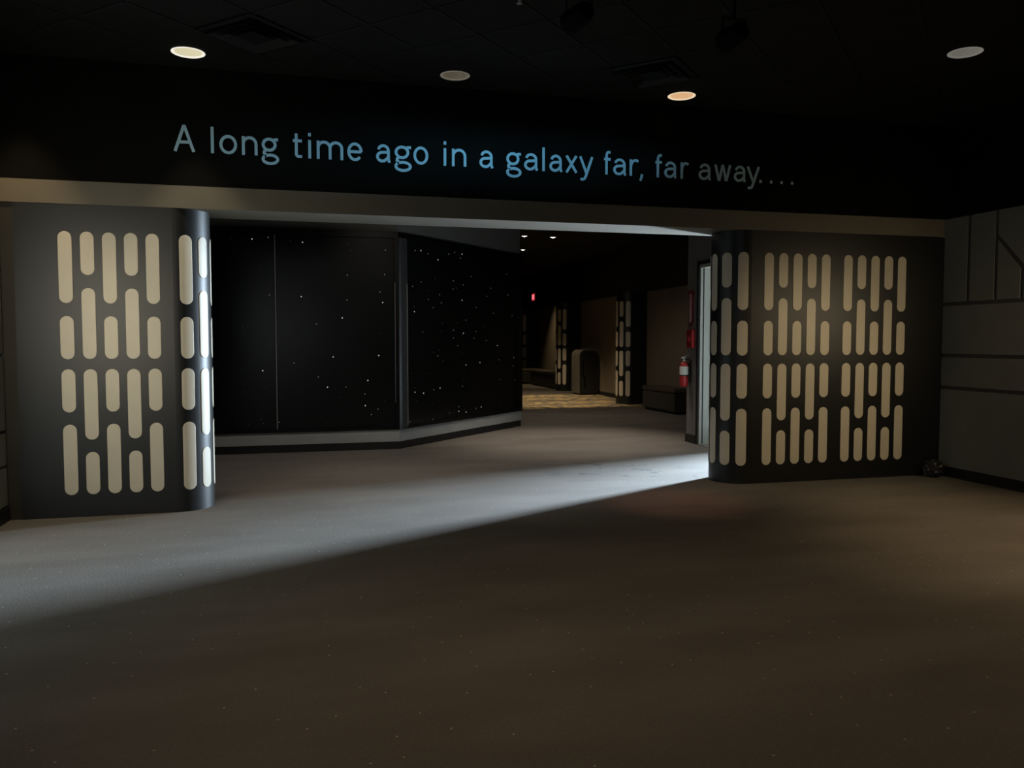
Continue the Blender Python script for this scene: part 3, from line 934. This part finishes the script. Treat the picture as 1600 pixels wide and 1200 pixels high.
# ------------------------------------------------------------------ ceiling fittings
LAB = ['lit cream downlight above the left partition', 'dim unlit downlight in the ceiling above the middle of the lettering',
       'warm orange lit downlight near the right end of the lettering', 'grey unlit downlight over the right partition, nearest the right wall']
LENS = [emitter('cream_lamp', (1.0, 0.90, 0.62), 0.46, (.5, .5, .4)), emitter('unlit_glow_dim', (1.0, 0.85, 0.6), 0.055, (.3, .28, .22)),
        emitter('orange_lamp', (1.0, 0.62, 0.33), 0.5, (.5, .4, .3)), emitter('unlit_glow_grey', (0.9, 0.86, 0.74), 0.10, (.4, .4, .36))]  # the two unlit lamps get a faint glow for their brightness
RIM = [emitter('lamp_rim_a', (1.0, 0.95, 0.82), 0.85, (.7, .7, .6)), emitter('unlit_rim_glow_b', (1, .9, .72), 0.09, (.5, .5, .4)),
       emitter('lamp_rim_c', (1.0, 0.78, 0.52), 0.8, (.7, .6, .5)), emitter('unlit_rim_glow_d', (.95, .92, .82), 0.14, (.5, .5, .45))]  # rims of the unlit lamps glow faintly as well
for i, (x, y) in enumerate(LAMPS):
    t = thing('downlight', LAB[i], 'ceiling light', (x, y, ZC), 'recessed downlights over the hall')
    MB().lathe([(RL - 0.010, 0.004), (RL + 0.004, -0.006), (RL + 0.012, -0.002), (RL + 0.012, 0.0)], seg=36).link('trim_ring', RIM[i], t)
    MB().lathe([(RL - 0.010, 0.004), (RL - 0.012, 0.03), (RL - 0.03, 0.07)], seg=36).link('reflector', LENS[i], t)
    MB().lathe([(RL - 0.03, 0.07), (0.03, 0.072), (0.0, 0.072)], seg=36).link('lens', LENS[i], t)
fl = emitter('bright_far_lamp', (1.0, 0.93, 0.82), 6.0, (.5, .5, .5))
FL = ['far ceiling light with a warm glow, right above the end of the star wall', 'small far ceiling light alone to the right of the other two', 'far ceiling light below the warm one, beside the end of the star wall']
for i, (x, y) in enumerate(FAR):
    t = thing('downlight', FL[i], 'ceiling light', (x, y, ZC), 'corridor ceiling lights')
    MB().lathe([(RF - 0.008, 0.004), (RF + 0.004, -0.006), (RF + 0.01, -0.002), (RF + 0.01, 0.0)], seg=24).link('trim_ring', M['grid'], t)
    MB().lathe([(RF - 0.008, 0.004), (0.05, 0.006), (0.0, -0.02)], seg=24).link('lens', fl, t)

VL = ['square black ceiling vent set diagonally beside the cream downlight at left', 'square black ceiling vent set diagonally beside the orange downlight at right']
for (x, y), lab in zip(VENTS, VL):
    t = thing('ceiling_vent', lab, 'vent', (x, y, ZC), 'diagonal ceiling vents')
    rot = math.pi / 4

    def sq_ring(h0, z0, h1, z1, th=0.004):
        vs = []
        for h, z in ((h0, z0), (h1, z1), (h1, z1 + th), (h0, z0 + th)):
            for sx, sy in ((-1, -1), (1, -1), (1, 1), (-1, 1)):
                px, py = sx * h, sy * h
                vs.append((px * math.cos(rot) - py * math.sin(rot), px * math.sin(rot) + py * math.cos(rot), z))
        fs = []
        for l in range(4):
            for q in range(4):
                q2 = (q + 1) % 4
                l2 = (l + 1) % 4
                fs.append((l * 4 + q, l * 4 + q2, l2 * 4 + q2, l2 * 4 + q))
        return MB().add(vs, fs)
    sq_ring(0.300, -0.012, 0.262, -0.016).link('vent_frame', M['vent_face'], t)
    sq_ring(0.300, -0.004, 0.001, -0.003).link('backing', M['vent'], t)
    for h in (0.235, 0.165):
        sq_ring(h, -0.034, h - 0.032, -0.010).link('louvre', M['vent_face'], t)
    sq_ring(0.10, -0.030, 0.001, -0.030).link('centre_plate', M['vent_face'], t)

SPOTS = [((-0.209, -2.439), (-1.0, 0, 3.10), 'black spotlight hanging from the ceiling left of the right hand vent'),
         ((0.881, -2.394), (0.3, 0, 3.10), 'black spotlight hanging from the ceiling right of the right hand vent')]
for (x, y), tg, lab in SPOTS:
    t = thing('spotlight', lab, 'spotlight', (x, y, 3.45), 'hanging black spotlights')
    MB().lathe([(0.0, 0.25), (0.05, 0.25), (0.05, 0.235), (0.012, 0.23), (0.012, 0.10), (0.0, 0.10)], seg=16).link('stem', M['spot_can'], t)
    yk = MB().box((-0.085, -0.012, 0.0), (-0.080, 0.012, 0.105)).box((0.080, -0.012, 0.0), (0.085, 0.012, 0.105)).box((-0.085, -0.012, 0.10), (0.085, 0.012, 0.106))
    yk.link('yoke', M['spot_can'], t)
    d = (Vector(tg) - Vector((x, y, 3.45))).normalized()
    mx = d.to_track_quat('Z', 'Y').to_matrix()
    MB().lathe([(0.0, -0.09), (0.05, -0.085), (0.062, -0.06), (0.072, 0.07), (0.075, 0.10), (0.066, 0.10), (0.062, 0.05), (0.0, 0.045)], mtx=mx, seg=24).link('can', M['spot_can'], t)

sp = thing('sprinkler', 'tiny pale sprinkler head on the dark ceiling at the top edge', 'sprinkler', (-0.475, -2.017, ZC))
MB().lathe([(0.0, 0.0), (0.032, 0.0), (0.03, -0.006), (0.012, -0.010), (0.010, -0.035), (0.0, -0.035)], seg=16).link('body', M['steel'], sp)
MB().lathe([(0.0, -0.037), (0.022, -0.038), (0.022, -0.041), (0.0, -0.042)], seg=12).link('deflector', M['steel'], sp)

# crumpled thing in the right corner
bm = bmesh.new()
bmesh.ops.create_icosphere(bm, subdivisions=3, radius=1)
for v in bm.verts:
    k = 1 + rnd.uniform(-0.20, 0.16)
    v.co = Vector((v.co.x * 0.105 * k, v.co.y * 0.09 * k, max(0.0, 0.085 + v.co.z * 0.10 * k)))
me = bpy.data.meshes.new('crumpled_bag')
bm.to_mesh(me)
bm.free()
me.materials.append(M['bag'])
o = inst('crumpled_bag', me, None, (4.585, -0.115, 0))
o['label'] = 'small crumpled dark plastic bag on the carpet in the right corner'
o['category'] = 'bag'

# ------------------------------------------------------------------ lamps of the fittings, unseen lamps and added fills (light only)
WARM = (1.0, 0.80, 0.52)
spot('lamp_left_downlight', (LAMPS[0][0], LAMPS[0][1], ZC - 0.03), (LAMPS[0][0], LAMPS[0][1], 0), 44, (1.0, 0.90, 0.66), 58, 0.6)
spot('lamp_orange_downlight', (LAMPS[2][0], LAMPS[2][1], ZC - 0.03), (LAMPS[2][0] - 0.15, LAMPS[2][1] - 0.35, 0), 85, (1.0, 0.50, 0.34), 26, 0.9)
spot('lamp_far_left_downlight', (-4.0, -0.38, ZC - 0.03), (-4.0, -0.12, 0), 60, (1.0, 0.74, 0.42), 58, 0.7)
spot('lamp_right_hall', (3.65, -2.9, ZC - 0.05), (3.6, -2.85, 0), 230, (1.0, 0.74, 0.44), 72, 1.0)
spot('lamp_panel_spot', (2.6, -3.6, ZC - 0.05), (3.1, 0, 0.45), 165, (1.0, 0.80, 0.50), 46, 1.0)
for gx, gp in ((-1.6, 82), (2.0, 74)):
    spot('fill_hall_general', (gx * 0.9, -4.0, ZC - 0.05), (gx * 0.9, -3.8, 0), gp * 1.05, (1.0, 0.76, 0.47), 114, 1.0, 0.3)  # added fill that lifts the hall floor, no fitting belongs to it
for (x, y), tg, lab in SPOTS:
    d = (Vector(tg) - Vector((x, y, 3.45))).normalized()
    spot('lamp_lettering', Vector((x, y, 3.45)) + d * 0.12, (tg[0], 0, 3.10), 72, (0.24, 0.68, 1.0), 78, 1.0, 0.02, (1, 0.2, 1))
for x, y in FAR:
    spot('lamp_corridor', (x, y, ZC - 0.05), (x + 0.7, y + 1.3, 0), 200, (1.0, 0.80, 0.52), 66, 0.7)
spot('lamp_corridor_near', (2.1, 3.8, ZC - 0.05), (1.9, 3.8, 0), 400, (1.0, 0.89, 0.76), 70, 0.9, 0.1)
spot('fill_corridor_middle', (2.8, 7.4, ZC - 0.05), (3.1, 7.6, 0), 115, (1.0, 0.86, 0.70), 130, 0.9, 0.2)  # added fill for the dark stretch of corridor and the bench bay
spot('fill_corridor_broad', (-0.8, 1.25, ZC - 0.05), (-0.5, 2.4, 0), 190, (1.0, 0.90, 0.80), 122, 0.8, 0.2)  # added ambient fill just behind the beam, without a fitting
spot('lamp_corridor_scallop', (5.1, 17.2, ZC - 0.05), (5.7, 17.7, 0), 150, (1.0, 0.78, 0.45), 66, 1.0)
